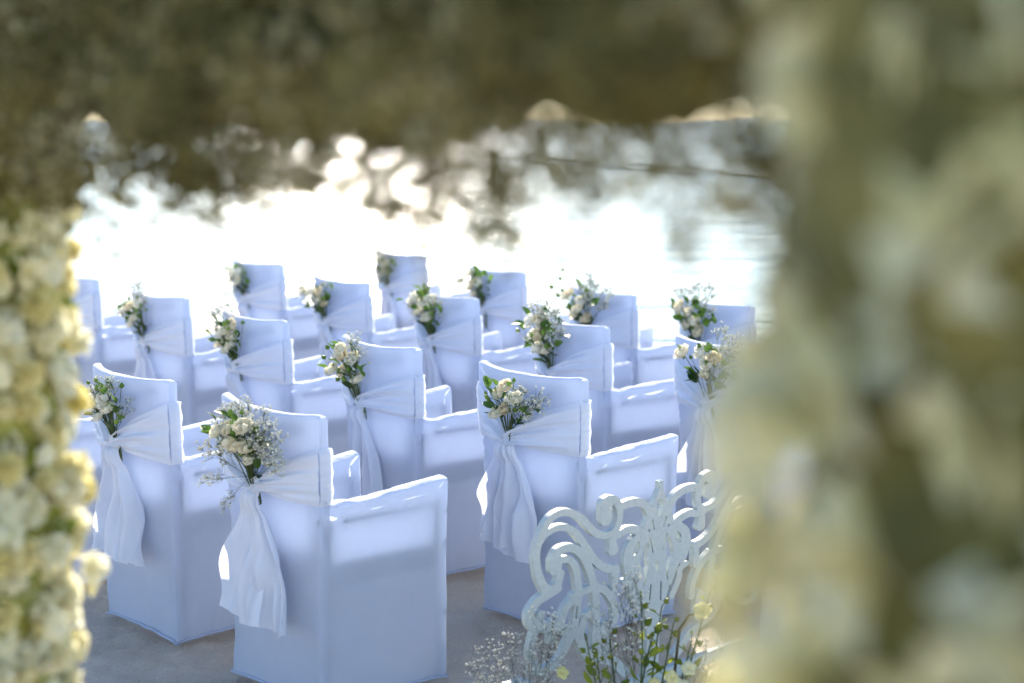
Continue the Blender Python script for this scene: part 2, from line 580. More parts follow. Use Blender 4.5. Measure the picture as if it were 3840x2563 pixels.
KZ = .715   # height of the sash knot
def sash_meshes(seed, kx, style):
    rng = random.Random(seed * 13 + 5)
    ph = [rng.uniform(0, 6.28) for _ in range(12)]
    # --- wrap: two fans from knot to the edges, then round the back
    b = MB()
    zlo, zhi = .665 + rng.uniform(-.015, .01), .865 + rng.uniform(-.02, .015)
    for s in (-1, 1):
        def fan(a, c):
            cc = c - .5
            sp = a ** .75
            zk = KZ + .05 * cc
            ze = lerp(zlo, zhi, c)
            z = lerp(zk, ze, sp) + .006 * math.sin(a * 5 + ph[0] + c * 3) * a * (1 - a)
            xk = kx + s * .012
            hw = half_w(z) + .002 + .006 * min(1, 8 * min(c, 1 - c))
            x = lerp(xk, s * hw, a)
            u = max(-1, min(1, x / hw))
            # crease ridges running from the edge into the knot
            rdg = 0
            for k, (fr, am) in enumerate(((1.7, 1.2), (3.6, 1.0), (6.1, .6), (9.5, .3))):
                rdg += am * (1 - 1.0 * abs(math.sin(math.pi * (fr * c + .25 * math.sin(a * 2.4 + ph[k + 1]) + ph[k + 2] * (1 if s > 0 else 1.7)))))
            amp = .011 + .030 * (1 - a) ** 1.2
            out = .004 + .010 * (1 - a) ** 2 + amp * rdg * .55 * (1 - .55 * sm(a, .6, 1))
            out *= (.25 + .75 * min(1, 9 * min(c, 1 - c)))
            return (x, rear_y(u, z) - out - .002, z)
        b.grid(fan, 26, 30)
        def side(a, c):
            z = lerp(zlo, zhi, c)
            hw = half_w(z) + .002 + .006 * min(1, 8 * min(c, 1 - c)) + .0030 * (1 - abs(math.sin(9 * c * math.pi + ph[5]))) * min(1, 9 * min(c, 1 - c))
            return (s * hw, rear_y(1, z) - .004 + a * (BACK_T + .006), z)
        b.grid(side, 4, 30)
    def frontband(a, c):
        z = lerp(zlo, zhi, c); u = a * 2 - 1
        return (u * (half_w(z) + .010), rear_y(u, z) + BACK_T + .008 + .003 * math.sin(c * 20 + ph[6]), z)
    b.grid(frontband, 16, 14)
    wrap = b.mesh('wrap', M['satin'])
    # --- knot
    b = MB()
    uy = rear_y(kx / .27, KZ)
    def kn(a, c):
        t = a * 2 * math.pi; p = (c - .5) * math.pi
        g = 1 + .13 * math.sin(5 * p + 2 * t + ph[7]) + .07 * math.sin(11 * p + 3 * t)
        return (kx + .033 * g * math.cos(p) * math.cos(t), uy - .026 + .019 * g * math.cos(p) * math.sin(t), KZ - .002 + .040 * math.sin(p) * (1 + .1 * math.cos(t)))
    b.grid(kn, 22, 16)
    knot = b.mesh('knot', M['satin'])
    # --- tails
    tails = []
    n_t = 2
    for k in range(n_t):
        b = MB()
        L = style.get('len', .40) + rng.uniform(-.03, .03) + (.03 if k else 0)
        W = style.get('w', .095) * rng.uniform(.85, 1.15)
        sgn = -1 if k == 0 else 1
        cx0 = kx + sgn * .012
        cx1 = kx + sgn * W * (.60 if k == 0 else .42) + style.get('dx', 0.0)
        blow = style.get('blow', .03) * rng.uniform(.8, 1.2)
        nf = rng.choice([1.3, 1.7, 2.1])
        p0, p1 = rng.uniform(0, 6.28), rng.uniform(0, 6.28)
        def tail(a, c, L=L, W=W, cx0=cx0, cx1=cx1, sgn=sgn, nf=nf, p0=p0, p1=p1, k=k, blow=blow):
            s = a * 2 - 1
            t = c
            hw = lerp(.014, W, min(1, t * 1.6) ** .8 * .72 + .28 * t)
            arch = .022 * math.sin(min(1, t / .18) * math.pi) * (1 - s * s * .4)   # cloth swells out of the knot
            x = lerp(cx0, cx1, sm(t, 0, .75)) + hw * s * (1 - .12 * math.cos(nf * math.pi * s + p0))
            fold = math.sin(nf * math.pi * s + p0 + .5 * t + 3.0 * noise.noise(Vector((s * 1.9, t * 1.8, p0)))) * (.55 + .9 * abs(noise.noise(Vector((s * 2.1 + p1, t, 2))))) + .35 * math.sin(2.3 * nf * math.pi * s + p1 + t * 1.2)
            depth = (.008 + .024 * min(1, t * 2)) * fold
            zend = -(L * t) + (.012 * math.sin(2.2 * s + p1) + .010 * fold) * t * t
            z = KZ - .018 + zend + .012 * math.sin(min(1, t / .12) * math.pi)
            hwc = half_w(z)
            u = max(-1, min(1, x / hwc))
            y = min(rear_y(u, max(z, .3)), rear_y(u, .6) * .65) - .030 - arch - depth - blow * t ** 1.2 - .008 * (k == 0)
            y += .004 * math.sin(t * 9 + s * 4 + p1) * t
            return (x, y, z)
        b.grid(tail, 34, 30)
        tails.append(b.mesh('tail', M['satin']))
    return wrap, knot, tails

# position (ground point below the back), heading in degrees, sash offset, bouquet tilt, bouquet recipe
CH = {
 'A0': ((-1.918, 6.173), 47.5), 'A1': ((-1.339, 5.533), 47.5), 'A2': ((-.760, 4.893), 47.0),
 'B5': ((.061, 5.583), 47.7), 'B4': ((-.534, 6.295), 52.0), 'B3': ((-1.166, 7.153), 50.2), 'B2': ((-1.790, 8.038), 48.5), 'B1': ((-2.499, 9.010), 49.8),
 'C1': ((-1.583, 9.903), 47.6), 'C2': ((-.954, 8.823), 50.5), 'C3': ((-.328, 8.041), 53.0), 'C4': ((.266, 6.984), 57.0), 'C5': ((.857, 6.292), 52.0),
 'D1': ((-.746, 10.583), 49.6), 'D2': ((-.089, 9.399), 54.1), 'D3': ((.479, 8.244), 56.6), 'D4': ((1.008, 7.709), 57.7)}
CHAIR_LABEL = {
 'A0': 'white covered armchair mostly hidden behind the left flower column, beside the left sand patch',
 'A1': 'white covered armchair in the nearest row, just right of the left flower column',
 'A2': 'white covered armchair closest to the camera, whole right side in view at bottom centre',
 'B5': 'white covered armchair right behind the carved white scrollwork panel',
 'B4': 'white covered armchair between the closest chair and the one behind the carved panel',
 'B3': 'white covered armchair third from right in the second row, dark leaves below its roses',
 'B2': 'white covered armchair with full looped sash, second from the left in the second row',
 'B1': 'white covered armchair at the far left, its back edge just beside the flower column',
 'C1': 'white covered armchair at the left end of the third row, directly against the water',
 'C2': 'white covered armchair second from left in the third row, below the sun glitter',
 'C3': 'white covered armchair in the middle of the third row, long narrow sash tails',
 'C4': 'white covered armchair directly behind and right of the chair by the carved panel',
 'C5': 'white covered armchair half hidden by the right flower column, lower of the two there',
 'D1': 'white covered armchair highest in the picture, left end of the farthest row',
 'D2': 'white covered armchair second from left in the farthest row, bouquet stems showing below the knot',
 'D3': 'white covered armchair third from left in the farthest row, bouquet of buds spraying upward',
 'D4': 'white covered armchair at the right end of the farthest row, beside the right flower column'}
STYLE = {'A2': dict(len=.43, w=.115, blow=.03, dx=-.005), 'B5': dict(len=.40, w=.10, blow=.03), 'B4': dict(len=.44, w=.060, blow=.03),
         'A1': dict(len=.40, w=.095, blow=.03), 'C3': dict(len=.44, w=.06, blow=.03, dx=.0), 'D1': dict(len=.40, w=.07, dx=-.05), 'B2': dict(len=.42, w=.10, blow=.03),
         'D2': dict(len=.42, w=.035), 'C2': dict(len=.42, w=.10)}
KX = {'A2': .035, 'A1': .02, 'B5': -.015, 'B4': -.01, 'B3': -.02, 'B2': -.02, 'C1': -.03, 'C2': -.02, 'C3': -.015, 'C4': -.02, 'C5': .0, 'D1': -.02, 'D2': -.02, 'D3': -.02, 'D4': -.03, 'A0': 0, 'B1': 0}
chairs = {}
for i, (k, (pos, hd)) in enumerate(CH.items()):
    e = empty('armchair', (pos[0], pos[1], 0), -rad(hd))
    tag(e, CHAIR_LABEL[k], 'chair', 'white covered armchairs set in rows on the sand')
    e.rotation_euler = (rad(random.Random(i * 7).uniform(-.5, .5)), rad(random.Random(i * 7 + 1).uniform(-.5, .5)), -rad(hd))
    cv = mesh_obj('cover', cover_mesh(100 + i), parent=e)
    mesh_obj('hem', hem_mesh(100 + i), parent=cv)
    for nm, me in FRAME:
        mesh_obj(nm, me, parent=e)
    wrap, knot, tails = sash_meshes(31 + i, KX[k], STYLE.get(k, {}))
    sh = mesh_obj('sash', wrap, parent=e)
    mesh_obj('knot', knot, parent=sh)
    for t in tails: mesh_obj('tail', t, parent=sh)
    chairs[k] = e
# ---------------------------------------------------------------- flower building blocks
def rose_mesh(seed, mat, name='rose', R=1.0):
    rng = random.Random(seed)
    b = MB()
    layers = [(.30, 3, 18, .95), (.46, 4, 26, 1.0), (.64, 5, 38, .98), (.82, 5, 54, .92), (1.0, 6, 74, .80)]
    for li, (r, n, th_end, hz) in enumerate(layers):
        off = rng.uniform(0, 6.28)
        for k in range(n):
            phi0 = off + k * 2 * math.pi / n + rng.uniform(-.12, .12)
            spread = 2 * math.pi / n * .68
            te = rad(th_end + rng.uniform(-7, 7)); p1 = rng.uniform(0, 6.28)
            def pt(a, c):
                s = a * 2 - 1
                t0 = rad(158)
                # petal edge is rounded: sides end lower than the middle
                tend = te + rad(26) * s * s
                th = lerp(t0, tend, c)
                rr = r * (1 + .10 * s * (1 if k % 2 else -1) * c + .05 * math.sin(5 * s + p1) * c)
                lip = .22 * r * sm(c, .72, 1) * (li >= 2)
                x = rr * math.sin(th) + lip
                return (x * math.cos(phi0 + s * spread * .5 * (1 + .25 * c)), x * math.sin(phi0 + s * spread * .5 * (1 + .25 * c)),
                        rr * hz * -math.cos(th) * -1 * 1.0 + .04 * math.sin(4 * s + p1) * c - .15 * lip)
            b.grid(pt, 4, 5)
    vs = np.array(b.v) * R * .5
    return make_mesh(name, vs, b.f, mat)

def carnation_mesh(seed, mat, name='blossom'):
    rng = random.Random(seed)
    b = MB()
    for k in range(26):
        th = math.acos(1 - (k + .5) / 26 * 1.35); ph = k * 2.399 + rng.uniform(-.2, .2)
        d = Vector((math.sin(th) * math.cos(ph), math.sin(th) * math.sin(ph), math.cos(th)))
        a1 = d.orthogonal().normalized(); a2 = d.cross(a1)
        rot = rng.uniform(0, 6.28)
        e1 = a1 * math.cos(rot) + a2 * math.sin(rot); e2 = d.cross(e1)
        L = rng.uniform(.40, .55); w = rng.uniform(.14, .22); p1 = rng.uniform(0, 6)
        def pt(a, c):
            s = a * 2 - 1
            return d * (L * c) + e1 * (w * s * (.25 + .75 * c)) + e2 * (.07 * c * math.sin(5 * s + p1) + .10 * c * c)
        b.grid(pt, 5, 3)
    return b.mesh(name, mat)

def open_flower_mesh(seed, mat, n=6, name='blossom'):
    rng = random.Random(seed)
    b = MB()
    for lay in range(2):
        for k in range(n):
            ph = 2 * math.pi * (k + .5 * lay) / n + rng.uniform(-.1, .1)
            d = Vector((math.cos(ph), math.sin(ph), 0)); e = Vector((-math.sin(ph), math.cos(ph), 0))
            L = (.5 - .12 * lay) * rng.uniform(.88, 1.1); w = .24 * rng.uniform(.85, 1.15); cup = .18 + .25 * lay; p1 = rng.uniform(0, 6)
            def pt(a, c):
                s = a * 2 - 1
                ww = w * math.sin(math.pi * min(.97, .12 + .80 * c)) ** .7
                return d * (L * c) + e * (ww * s) + Vector((0, 0, cup * c * (1.2 - c) + .05 * s * s + .03 * math.sin(3 * s + p1) * c + .03 * lay))
            b.grid(pt, 4, 5)
    return b.mesh(name, mat)

def bud_mesh(seed, mat):
    rng = random.Random(seed); b = MB()
    def pt(a, c):
        t = a * 2 * math.pi
        r = .5 * math.sin(math.pi * min(1, c ** .8 * .93 + .04)) * (1 - .35 * c)
        return (r * math.cos(t) * (1 + .1 * math.sin(3 * t)), r * math.sin(t) * (1 + .1 * math.sin(3 * t)), c * 1.15)
    b.grid(pt, 9, 7)
    for k in range(5):      # sepals curling away
        ph = k * 1.2566 + rng.uniform(-.2, .2)
        def sp(a, c):
            s = a * 2 - 1
            r = .30 + .42 * c
            return (r * math.cos(ph) - s * .13 * (1 - c) * math.sin(ph), r * math.sin(ph) + s * .13 * (1 - c) * math.cos(ph), .12 + .7 * c - .35 * c * c)
        b.grid(sp, 2, 4)
    return b.mesh('bud', mat)

def leaf_mesh(mat, wid=.28, curl=.25, name='leaf'):
    b = MB()
    def pt(a, c):
        s = a * 2 - 1
        w = wid * math.sin(math.pi * (c * .96 + .02)) ** .8 * (1 - .25 * c)
        return (w * s, -.22 * abs(s) * w / .28 + .0, c) if False else (w * s, .30 * w * abs(s) - curl * c * c, c * (1 - .08 * c))
    b.grid(pt, 4, 9)
    return b.mesh(name, mat)

def ico():
    bm = bmesh.new(); bmesh.ops.create_icosphere(bm, subdivisions=1, radius=1)
    v = np.array([x.co[:] for x in bm.verts]); f = np.array([[q.index for q in p.verts] for p in bm.faces]); bm.free()
    return v, f
ICO_V, ICO_F = ico()
OCT_V = np.array([(1, 0, 0), (-1, 0, 0), (0, 1, 0), (0, -1, 0), (0, 0, 1), (0, 0, -1)], float)
OCT_F = np.array([(0, 2, 4), (2, 1, 4), (1, 3, 4), (3, 0, 4), (2, 0, 5), (1, 2, 5), (3, 1, 5), (0, 3, 5)])

def spray_geo(seed, L=.22, nb=7, spread=.55, tw=6, bl=.0032, fine=True, bare=.42):
    """baby's breath: a stem forking into twigs with tiny ball blossoms; grows along +Z"""
    rng = random.Random(seed)
    b = MB()
    fv, ff = (ICO_V, ICO_F) if fine else (OCT_V, OCT_F)
    def blossom(p, r):
        sc = np.array([rng.uniform(.8, 1.15), rng.uniform(.8, 1.15), rng.uniform(.7, 1.0)]) * r
        b.add(fv * sc + np.array(p), [tuple(q) for q in ff.tolist()], 1)
    bend = Vector((rng.uniform(-.1, .1), rng.uniform(-.1, .1), 0))
    def main(t): return Vector((0, 0, L * t * .8)) + bend * (L * t * t)
    b.tube([main(t) for t in (0, .33, .66, 1)], .0011, .0006, 3)
    for i in range(nb):
        t = bare + (1 - bare) * i / max(1, nb - 1)
        p0 = main(t); ph = i * 2.4 + rng.uniform(-.4, .4)
        a = spread * rng.uniform(.6, 1.2) * (1.1 - .5 * t)
        d = Vector((math.sin(a) * math.cos(ph), math.sin(a) * math.sin(ph), math.cos(a)))
        bl_len = L * rng.uniform(.26, .42)
        p1 = p0 + d * bl_len * .55 + Vector((0, 0, .004))
        b.tube([p0, p0.lerp(p1, .5) + Vector((0, 0, .002)), p1], .0007, .0005, 3)
        for j in range(tw):
            ph2 = rng.uniform(0, 6.28); a2 = rng.uniform(.15, .8)
            ax = d.orthogonal().normalized(); ay = d.cross(ax)
            d2 = (d * math.cos(a2) + (ax * math.cos(ph2) + ay * math.sin(ph2)) * math.sin(a2)).normalized()
            p2 = p1 + d2 * bl_len * rng.uniform(.2, .6)
            b.tube([p1, p2], .0005, .00035, 3)
            blossom(p2, bl * rng.uniform(.6, 1.2))
            if rng.random() < .6:
                d3 = (d2 + Vector((rng.uniform(-.8, .8), rng.uniform(-.8, .8), rng.uniform(-.3, .8)))).normalized()
                p3 = p1.lerp(p2, .55) + d3 * bl_len * .22
                b.tube([p1.lerp(p2, .55), p3], .0004, .0003, 3)
                blossom(p3, bl * rng.uniform(.5, 1.05))
    return b

ROSES = [rose_mesh(s, M['rose']) for s in (1, 2, 3, 4)]
BUDS = [bud_mesh(s, M['bud']) for s in (1, 2)]
LEAF = leaf_mesh(M['leaf'])
MIDLEAF = leaf_mesh(M['midleaf'], .32, .3)
LIMELEAF = leaf_mesh(M['lime'], .26, .2)
SPRAYS = [spray_geo(s, bl=.0044, tw=7, nb=8).mesh('baby_breath_spray', mats=[M['stem'], M['gyp']]) for s in range(5)]

def look_mat(pos, d, scale, roll=0.0):
    q = Vector(d).normalized().to_track_quat('Z', 'Y')
    return Matrix.Translation(pos) @ q.to_matrix().to_4x4() @ Matrix.Rotation(roll, 4, 'Z') @ Matrix.Diagonal((scale, scale, scale, 1) if not isinstance(scale, tuple) else (*scale, 1))

# bouquets: lean of the whole bunch (rad, + = to the right), where the small white sprays sit, number of roses
BQ = {
 'A2': dict(lean=-.02, gyp='around', n=7, ngyp=15, s=1.12, label='bouquet of peach cream roses ringed by baby\'s breath on the closest chair'),
 'A1': dict(lean=-.1, gyp='low', n=5, ngyp=9, s=1.1, label='bouquet with baby\'s breath hanging below its roses, on the chair beside the left flower column'),
 'B5': dict(lean=.12, gyp='right', n=6, ngyp=8, s=1.05, label='bouquet of cream roses with airy sprays to its right, above the carved panel'),
 'B4': dict(lean=-.22, gyp='upright', n=7, ngyp=7, s=1.15, label='tall bouquet with one rose hanging low right, left of the carved panel\'s chair'),
 'B3': dict(lean=-.25, gyp='top', n=7, ngyp=5, s=1.12, label='bouquet of white roses over dark leaves with fine sprays rising above, second row'),
 'B2': dict(lean=-.30, gyp='top', n=5, ngyp=5, s=1.1, label='bouquet with wispy sprays above a fully looped sash, left part of the second row'),
 'C1': dict(lean=-.28, gyp='around', n=4, ngyp=8, s=.9, label='small bouquet mostly of white sprays on the far chair left of the sun glitter'),
 'C2': dict(lean=-.22, gyp='left', n=5, ngyp=6, s=1.0, label='bouquet with pale sprays trailing left on the chair below the sun glitter'),
 'C3': dict(lean=.05, gyp='left', n=5, ngyp=7, s=1.12, label='bouquet with sprays spreading wide to both sides, middle of the third row'),
 'C4': dict(lean=-.20, gyp='right', n=6, ngyp=8, s=1.15, label='bouquet leaning left with long stems crossing the sash, behind the carved panel\'s chair'),
 'C5': dict(lean=.12, gyp='right', n=5, ngyp=6, s=1.05, label='bouquet partly hidden by the right flower column, lower of the two there'),
 'D1': dict(lean=-.12, gyp='top', n=5, ngyp=4, s=.98, label='leafy bouquet on the highest chair in the picture'),
 'D2': dict(lean=-.12, gyp='low', n=6, ngyp=6, s=.98, label='round bouquet with stems showing under the knot, far row second from left'),
 'D3': dict(lean=-.05, gyp='right', n=6, ngyp=6, s=1.1, label='bouquet with green buds spraying up on the far row\'s third chair'),
 'D4': dict(lean=-.02, gyp='top', n=6, ngyp=5, s=1.05, label='bouquet on the right end chair of the far row, beside the right flower column')}

def rig_dir(a, out):  # direction in the plane of the back, leaning outwards
    return Vector((math.sin(a), -out, math.cos(a)))

for bi, (k, q) in enumerate(BQ.items()):
    rng = random.Random(500 + bi)
    ch = chairs[k]
    hd = CH[k][1]
    rz = -rad(hd)
    kx = KX[k]
    loc_l = Vector((kx + .012, rear_y(kx / .27, KZ) - .030, KZ + .015))
    wl = Matrix.Translation(ch.location) @ Matrix.Rotation(rz, 4, 'Z') @ loc_l
    e = empty('bouquet', wl, rz)
    tag(e, q['label'], 'bouquet', 'rose bouquets tucked into the chair sashes')
    s = q['s'] * (1.10 if k[0] in 'AB' else 1.32)
    lean = q['lean']
    st = MB()
    centers = []
    # roses
    tries = 0
    while len(centers) < q['n'] and tries < 400:
        tries += 1
        a = lean + rng.uniform(-.55, .55)
        r = rng.uniform(.065, .165) * s
        p = rig_dir(a, rng.uniform(.25, .50)) * r
        p.y = min(p.y, -.012)
        if all((p - c).length > .036 * s for c in centers):
            centers.append(p)
    for p in centers:
        d = Vector((p.x * 3, -.55 + rng.uniform(-.2, .2), .55 + rng.uniform(-.3, .3)))
        sc = rng.uniform(.036, .047) * s
        mesh_obj('rose', rng.choice(ROSES), parent=e, mw=look_mat(p, d, sc, rng.uniform(0, 6.28)))
        st.tube([(0, 0, -.05), p * .45 + Vector((0, .004, 0)), p - d.normalized() * sc * .4], .0018, .0016, 4)
    # buds
    nb = rng.randint(14, 18) if k not in ('D3', 'D1') else 20
    for _ in range(nb):
        a = lean + rng.uniform(-.75, .75); r = rng.uniform(.06, .175 if k != 'D3' else .23) * s
        p = rig_dir(a, rng.uniform(.05, .45)) * r
        p.y = min(p.y, -.010)
        d = p.normalized() + Vector((rng.uniform(-.5, .5), rng.uniform(-.6, .2), rng.uniform(-.2, .5)))
        mesh_obj('bud', rng.choice(BUDS), parent=e, mw=look_mat(p, d, rng.uniform(.012, .019) * s, rng.uniform(0, 6)))
        st.tube([(0, 0, -.03), p * .5 + Vector((0, .003, .004)), p], .0013, .0010, 4)
    # leaves low in the bunch
    for _ in range(rng.randint(22, 28)):
        a = lean + rng.uniform(-.9, .9); r = rng.uniform(.015, .17) * s
        p = rig_dir(a, rng.uniform(.1, .35)) * r
        d = rig_dir(a + rng.uniform(-.7, .7), rng.uniform(.0, .6))
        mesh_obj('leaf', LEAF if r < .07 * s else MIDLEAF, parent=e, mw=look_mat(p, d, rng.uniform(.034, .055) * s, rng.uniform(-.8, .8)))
    # stems below the knot
    for _ in range(6):
        x = rng.uniform(-.010, .012) - lean * .05
        st.tube([(x * .3, .008, 0), (x + .01, .008, -.05), (x + .018, .006, -.055 - rng.uniform(0, .03) - (.05 if k in ('C4', 'D2') else 0))], .0022, .002, 5)
    mesh_obj('stems', st.mesh('stems', M['stem']), parent=e)
    # baby's breath
    for g in range(max(3, int(q['ngyp'] * (1 if k in ('A2', 'A1') else .7)))):
        mode = q['gyp']
        if mode == 'around': a = lean + (-1.15 + 2.3 * g / (q['ngyp'] - 1)); L = rng.uniform(.9, 1.1)
        elif mode == 'right': a = lean + rng.uniform(.0, .85); L = rng.uniform(.85, 1.15)
        elif mode == 'left': a = lean + (rng.uniform(-1.05, -.2) if g % 4 else .5); L = rng.uniform(.8, 1.05)
        elif mode == 'top': a = lean + rng.uniform(-.5, .5); L = rng.uniform(1.0, 1.25)
        elif mode == 'low': a = lean + rng.uniform(-.6, .6); L = rng.uniform(.62, .95)
        else: a = lean + rng.uniform(-.35, .55); L = rng.uniform(.8, 1.1)
        d = rig_dir(a, rng.uniform(.0, .20))
        o = mesh_obj('baby_breath_spray', rng.choice(SPRAYS), parent=e, mw=look_mat(Vector((rng.uniform(-.01, .01), -.004, 0)), d, L * s * .80, rng.uniform(0, 6.28)))
        o['kind'] = 'stuff'
    if k == 'A2':   # a stray twig hanging over the knot
        for d, L in (((-.75, -.5, -.10), .75), ((-.55, -.5, -.75), .62)):
            o = mesh_obj('baby_breath_spray', SPRAYS[1], parent=e, mw=look_mat(Vector((.0, -.012, .012)), d, L, 1.0)); o['kind'] = 'stuff'
# ---------------------------------------------------------------- carved scrollwork panel
PANEL_STROKES = [
 ('s', [(-0.5158, 0.4472), (-0.5375, 0.4866), (-0.5533, 0.537), (-0.5534, 0.5777), (-0.5366, 0.6213), (-0.5065, 0.6595), (-0.4639, 0.6737), (-0.4194, 0.6673), (-0.3733, 0.6448), (-0.335, 0.6121), (-0.301, 0.5832), (-0.2629, 0.5669), (-0.2254, 0.5657), (-0.2006, 0.5807), (-0.1919, 0.6119), (-0.1968, 0.6455), (-0.2166, 0.6718), (-0.2476, 0.6804)], 0.0111, 0.0117),
 ('s', [(-0.2559, 0.6656), (-0.2548, 0.6168)], 0.0235, 0.021),
 ('s', [(-0.5438, 0.5977), (-0.5171, 0.6192), (-0.4787, 0.6293), (-0.4345, 0.6242), (-0.3977, 0.6046), (-0.3642, 0.5727), (-0.3347, 0.538), (-0.3048, 0.5029), (-0.2704, 0.4731), (-0.2316, 0.4546), (-0.1956, 0.4462)], 0.0093, 0.013),
 ('s', [(-0.1991, 0.4486), (-0.1981, 0.4152), (-0.1988, 0.3788)], 0.013, 0.0105),
 ('s', [(-0.4816, 0.532), (-0.4654, 0.5541), (-0.426, 0.5591), (-0.3896, 0.5487), (-0.3564, 0.5229), (-0.3263, 0.4812), (-0.305, 0.4377), (-0.2908, 0.3987), (-0.2841, 0.361), (-0.2805, 0.3073), (-0.277, 0.2571)], 0.013, 0.0124),
 ('s', [(-0.4728, 0.5302), (-0.4712, 0.5045)], 0.0204, 0.021),
 ('s', [(-0.5424, 0.4971), (-0.521, 0.461), (-0.4894, 0.4415), (-0.4592, 0.451), (-0.4488, 0.4839)], 0.0124, 0.0124),
 ('s', [(-0.4637, 0.5252), (-0.4193, 0.5226), (-0.3958, 0.5051), (-0.3782, 0.4757), (-0.369, 0.4382), (-0.3644, 0.4015), (-0.3679, 0.3502), (-0.3743, 0.3076), (-0.379, 0.2744)], 0.0105, 0.013),
 ('s', [(-0.3846, 0.3995), (-0.3486, 0.403), (-0.3122, 0.4065), (-0.2842, 0.4038)], 0.0111, 0.0124),
 ('s', [(-0.2797, 0.4061), (-0.2358, 0.3802), (-0.2048, 0.3435), (-0.1903, 0.3068), (-0.1902, 0.2733)], 0.0117, 0.0111),
 ('s', [(-0.3665, 0.3987), (-0.3909, 0.3846), (-0.4184, 0.3648), (-0.435, 0.3298)], 0.0124, 0.0124),
 ('s', [(-0.4584, 0.438), (-0.5017, 0.4282), (-0.5401, 0.4176), (-0.5648, 0.3978), (-0.572, 0.3741), (-0.5576, 0.3454), (-0.5125, 0.3285), (-0.4758, 0.3231), (-0.4426, 0.3073), (-0.4041, 0.2934), (-0.3727, 0.2827)], 0.0142, 0.017),
 ('s', [(-0.5279, 0.3704), (-0.5306, 0.3646)], 0.0142, 0.0142),
 ('s', [(-0.4782, 0.3269), (-0.4758, 0.3231)], 0.017, 0.017),
 ('s', [(-0.5485, 0.3213), (-0.5561, 0.2963), (-0.5621, 0.2713), (-0.558, 0.2434), (-0.5321, 0.1983)], 0.0111, 0.0111),
 ('s', [(-0.3773, 0.2838), (-0.393, 0.2679), (-0.4149, 0.2353), (-0.4501, 0.2029), (-0.4866, 0.1916), (-0.5316, 0.1895)], 0.0154, 0.0117),
 ('s', [(-0.4741, 0.2937), (-0.4731, 0.2773)], 0.0139, 0.0139),
 ('s', [(-0.3023, 0.3288), (-0.3318, 0.3148), (-0.3433, 0.2866), (-0.354, 0.2546)], 0.0124, 0.0142),
 ('s', [(-0.2336, 0.2676), (-0.2336, 0.1996)], 0.0185, 0.0198),
 ('s', [(-0.358, 0.2661), (-0.3167, 0.1973), (-0.2665, 0.1708), (-0.1898, 0.1409), (-0.1284, 0.0885)], 0.0142, 0.0154),
 ('s', [(-0.2772, 0.2602), (-0.2607, 0.1962)], 0.0154, 0.0216),
 ('s', [(0.0071, 0.6952), (-0.0069, 0.6523), (-0.0266, 0.5887)], 0.0025, 0.0185),
 ('s', [(-0.1886, 0.6441), (-0.1508, 0.6489), (-0.1072, 0.6456), (-0.0666, 0.6259), (-0.0442, 0.5919), (-0.054, 0.5602)], 0.013, 0.0136),
 ('s', [(-0.2201, 0.5565), (-0.187, 0.5568), (-0.154, 0.5638), (-0.11, 0.5556), (-0.0694, 0.5363), (-0.048, 0.5154)], 0.0111, 0.0148),
 ('s', [(-0.2219, 0.5487), (-0.2145, 0.5111)], 0.0099, 0.0179),
 ('s', [(-0.1078, 0.5269), (-0.135, 0.5021), (-0.1393, 0.463), (-0.1218, 0.4244)], 0.0142, 0.0241),
 ('s', [(-0.0123, 0.566), (-0.0119, 0.4374)], 0.0241, 0.0284),
 ('s', [(-0.0728, 0.5168), (-0.09, 0.4866), (-0.1062, 0.4429)], 0.0154, 0.0185),
 ('s', [(-0.0119, 0.4374), (-0.0056, 0.265)], 0.0309, 0.0297),
 ('s', [(-0.0056, 0.265), (0.0089, 0.0534)], 0.0284, 0.0216),
 ('s', [(-0.151, 0.3936), (-0.1212, 0.3839), (-0.1135, 0.3469), (-0.0855, 0.3001)], 0.0099, 0.0124),
 ('s', [(-0.0947, 0.4204), (-0.0594, 0.3453), (-0.0387, 0.2725)], 0.0185, 0.0154),
 ('c', [(-0.243, 0.6488), (-0.2231, 0.6508), (-0.2091, 0.6265), (-0.2126, 0.5977), (-0.2314, 0.5832), (-0.2663, 0.5826)], 0.0019, 0.0037),
 ('c', [(-0.0327, 0.5724), (-0.0228, 0.5409)], 0.004, 0.0019),
 ('c', [(-0.043, 0.5145), (-0.0233, 0.4668)], 0.004, 0.0025),
 ('c', [(-0.0958, 0.5112), (-0.096, 0.4878), (-0.1113, 0.4775)], 0.0043, 0.0049),
 ('c', [(-0.0646, 0.4749), (-0.0467, 0.4241)], 0.0019, 0.0049),
 ('c', [(-0.0467, 0.4241), (-0.0589, 0.3588)], 0.0049, 0.0025),
 ('c', [(-0.0034, 0.4254), (-0.0027, 0.398)], 0.0043, 0.0019),
 ('c', [(-0.0246, 0.3583), (-0.0277, 0.2975)], 0.0034, 0.0034),
 ('c', [(0.0059, 0.6367), (0.0048, 0.6134)], 0.0025, 0.0093),
 ('c', [(0.0048, 0.6134), (0.0005, 0.5805)], 0.0093, 0.0025),
 ('c', [(-0.3688, 0.3634), (-0.371, 0.3281)], 0.0028, 0.0043),
 ('c', [(-0.0711, 0.3377), (-0.0523, 0.2551)], 0.0025, 0.0056),
]
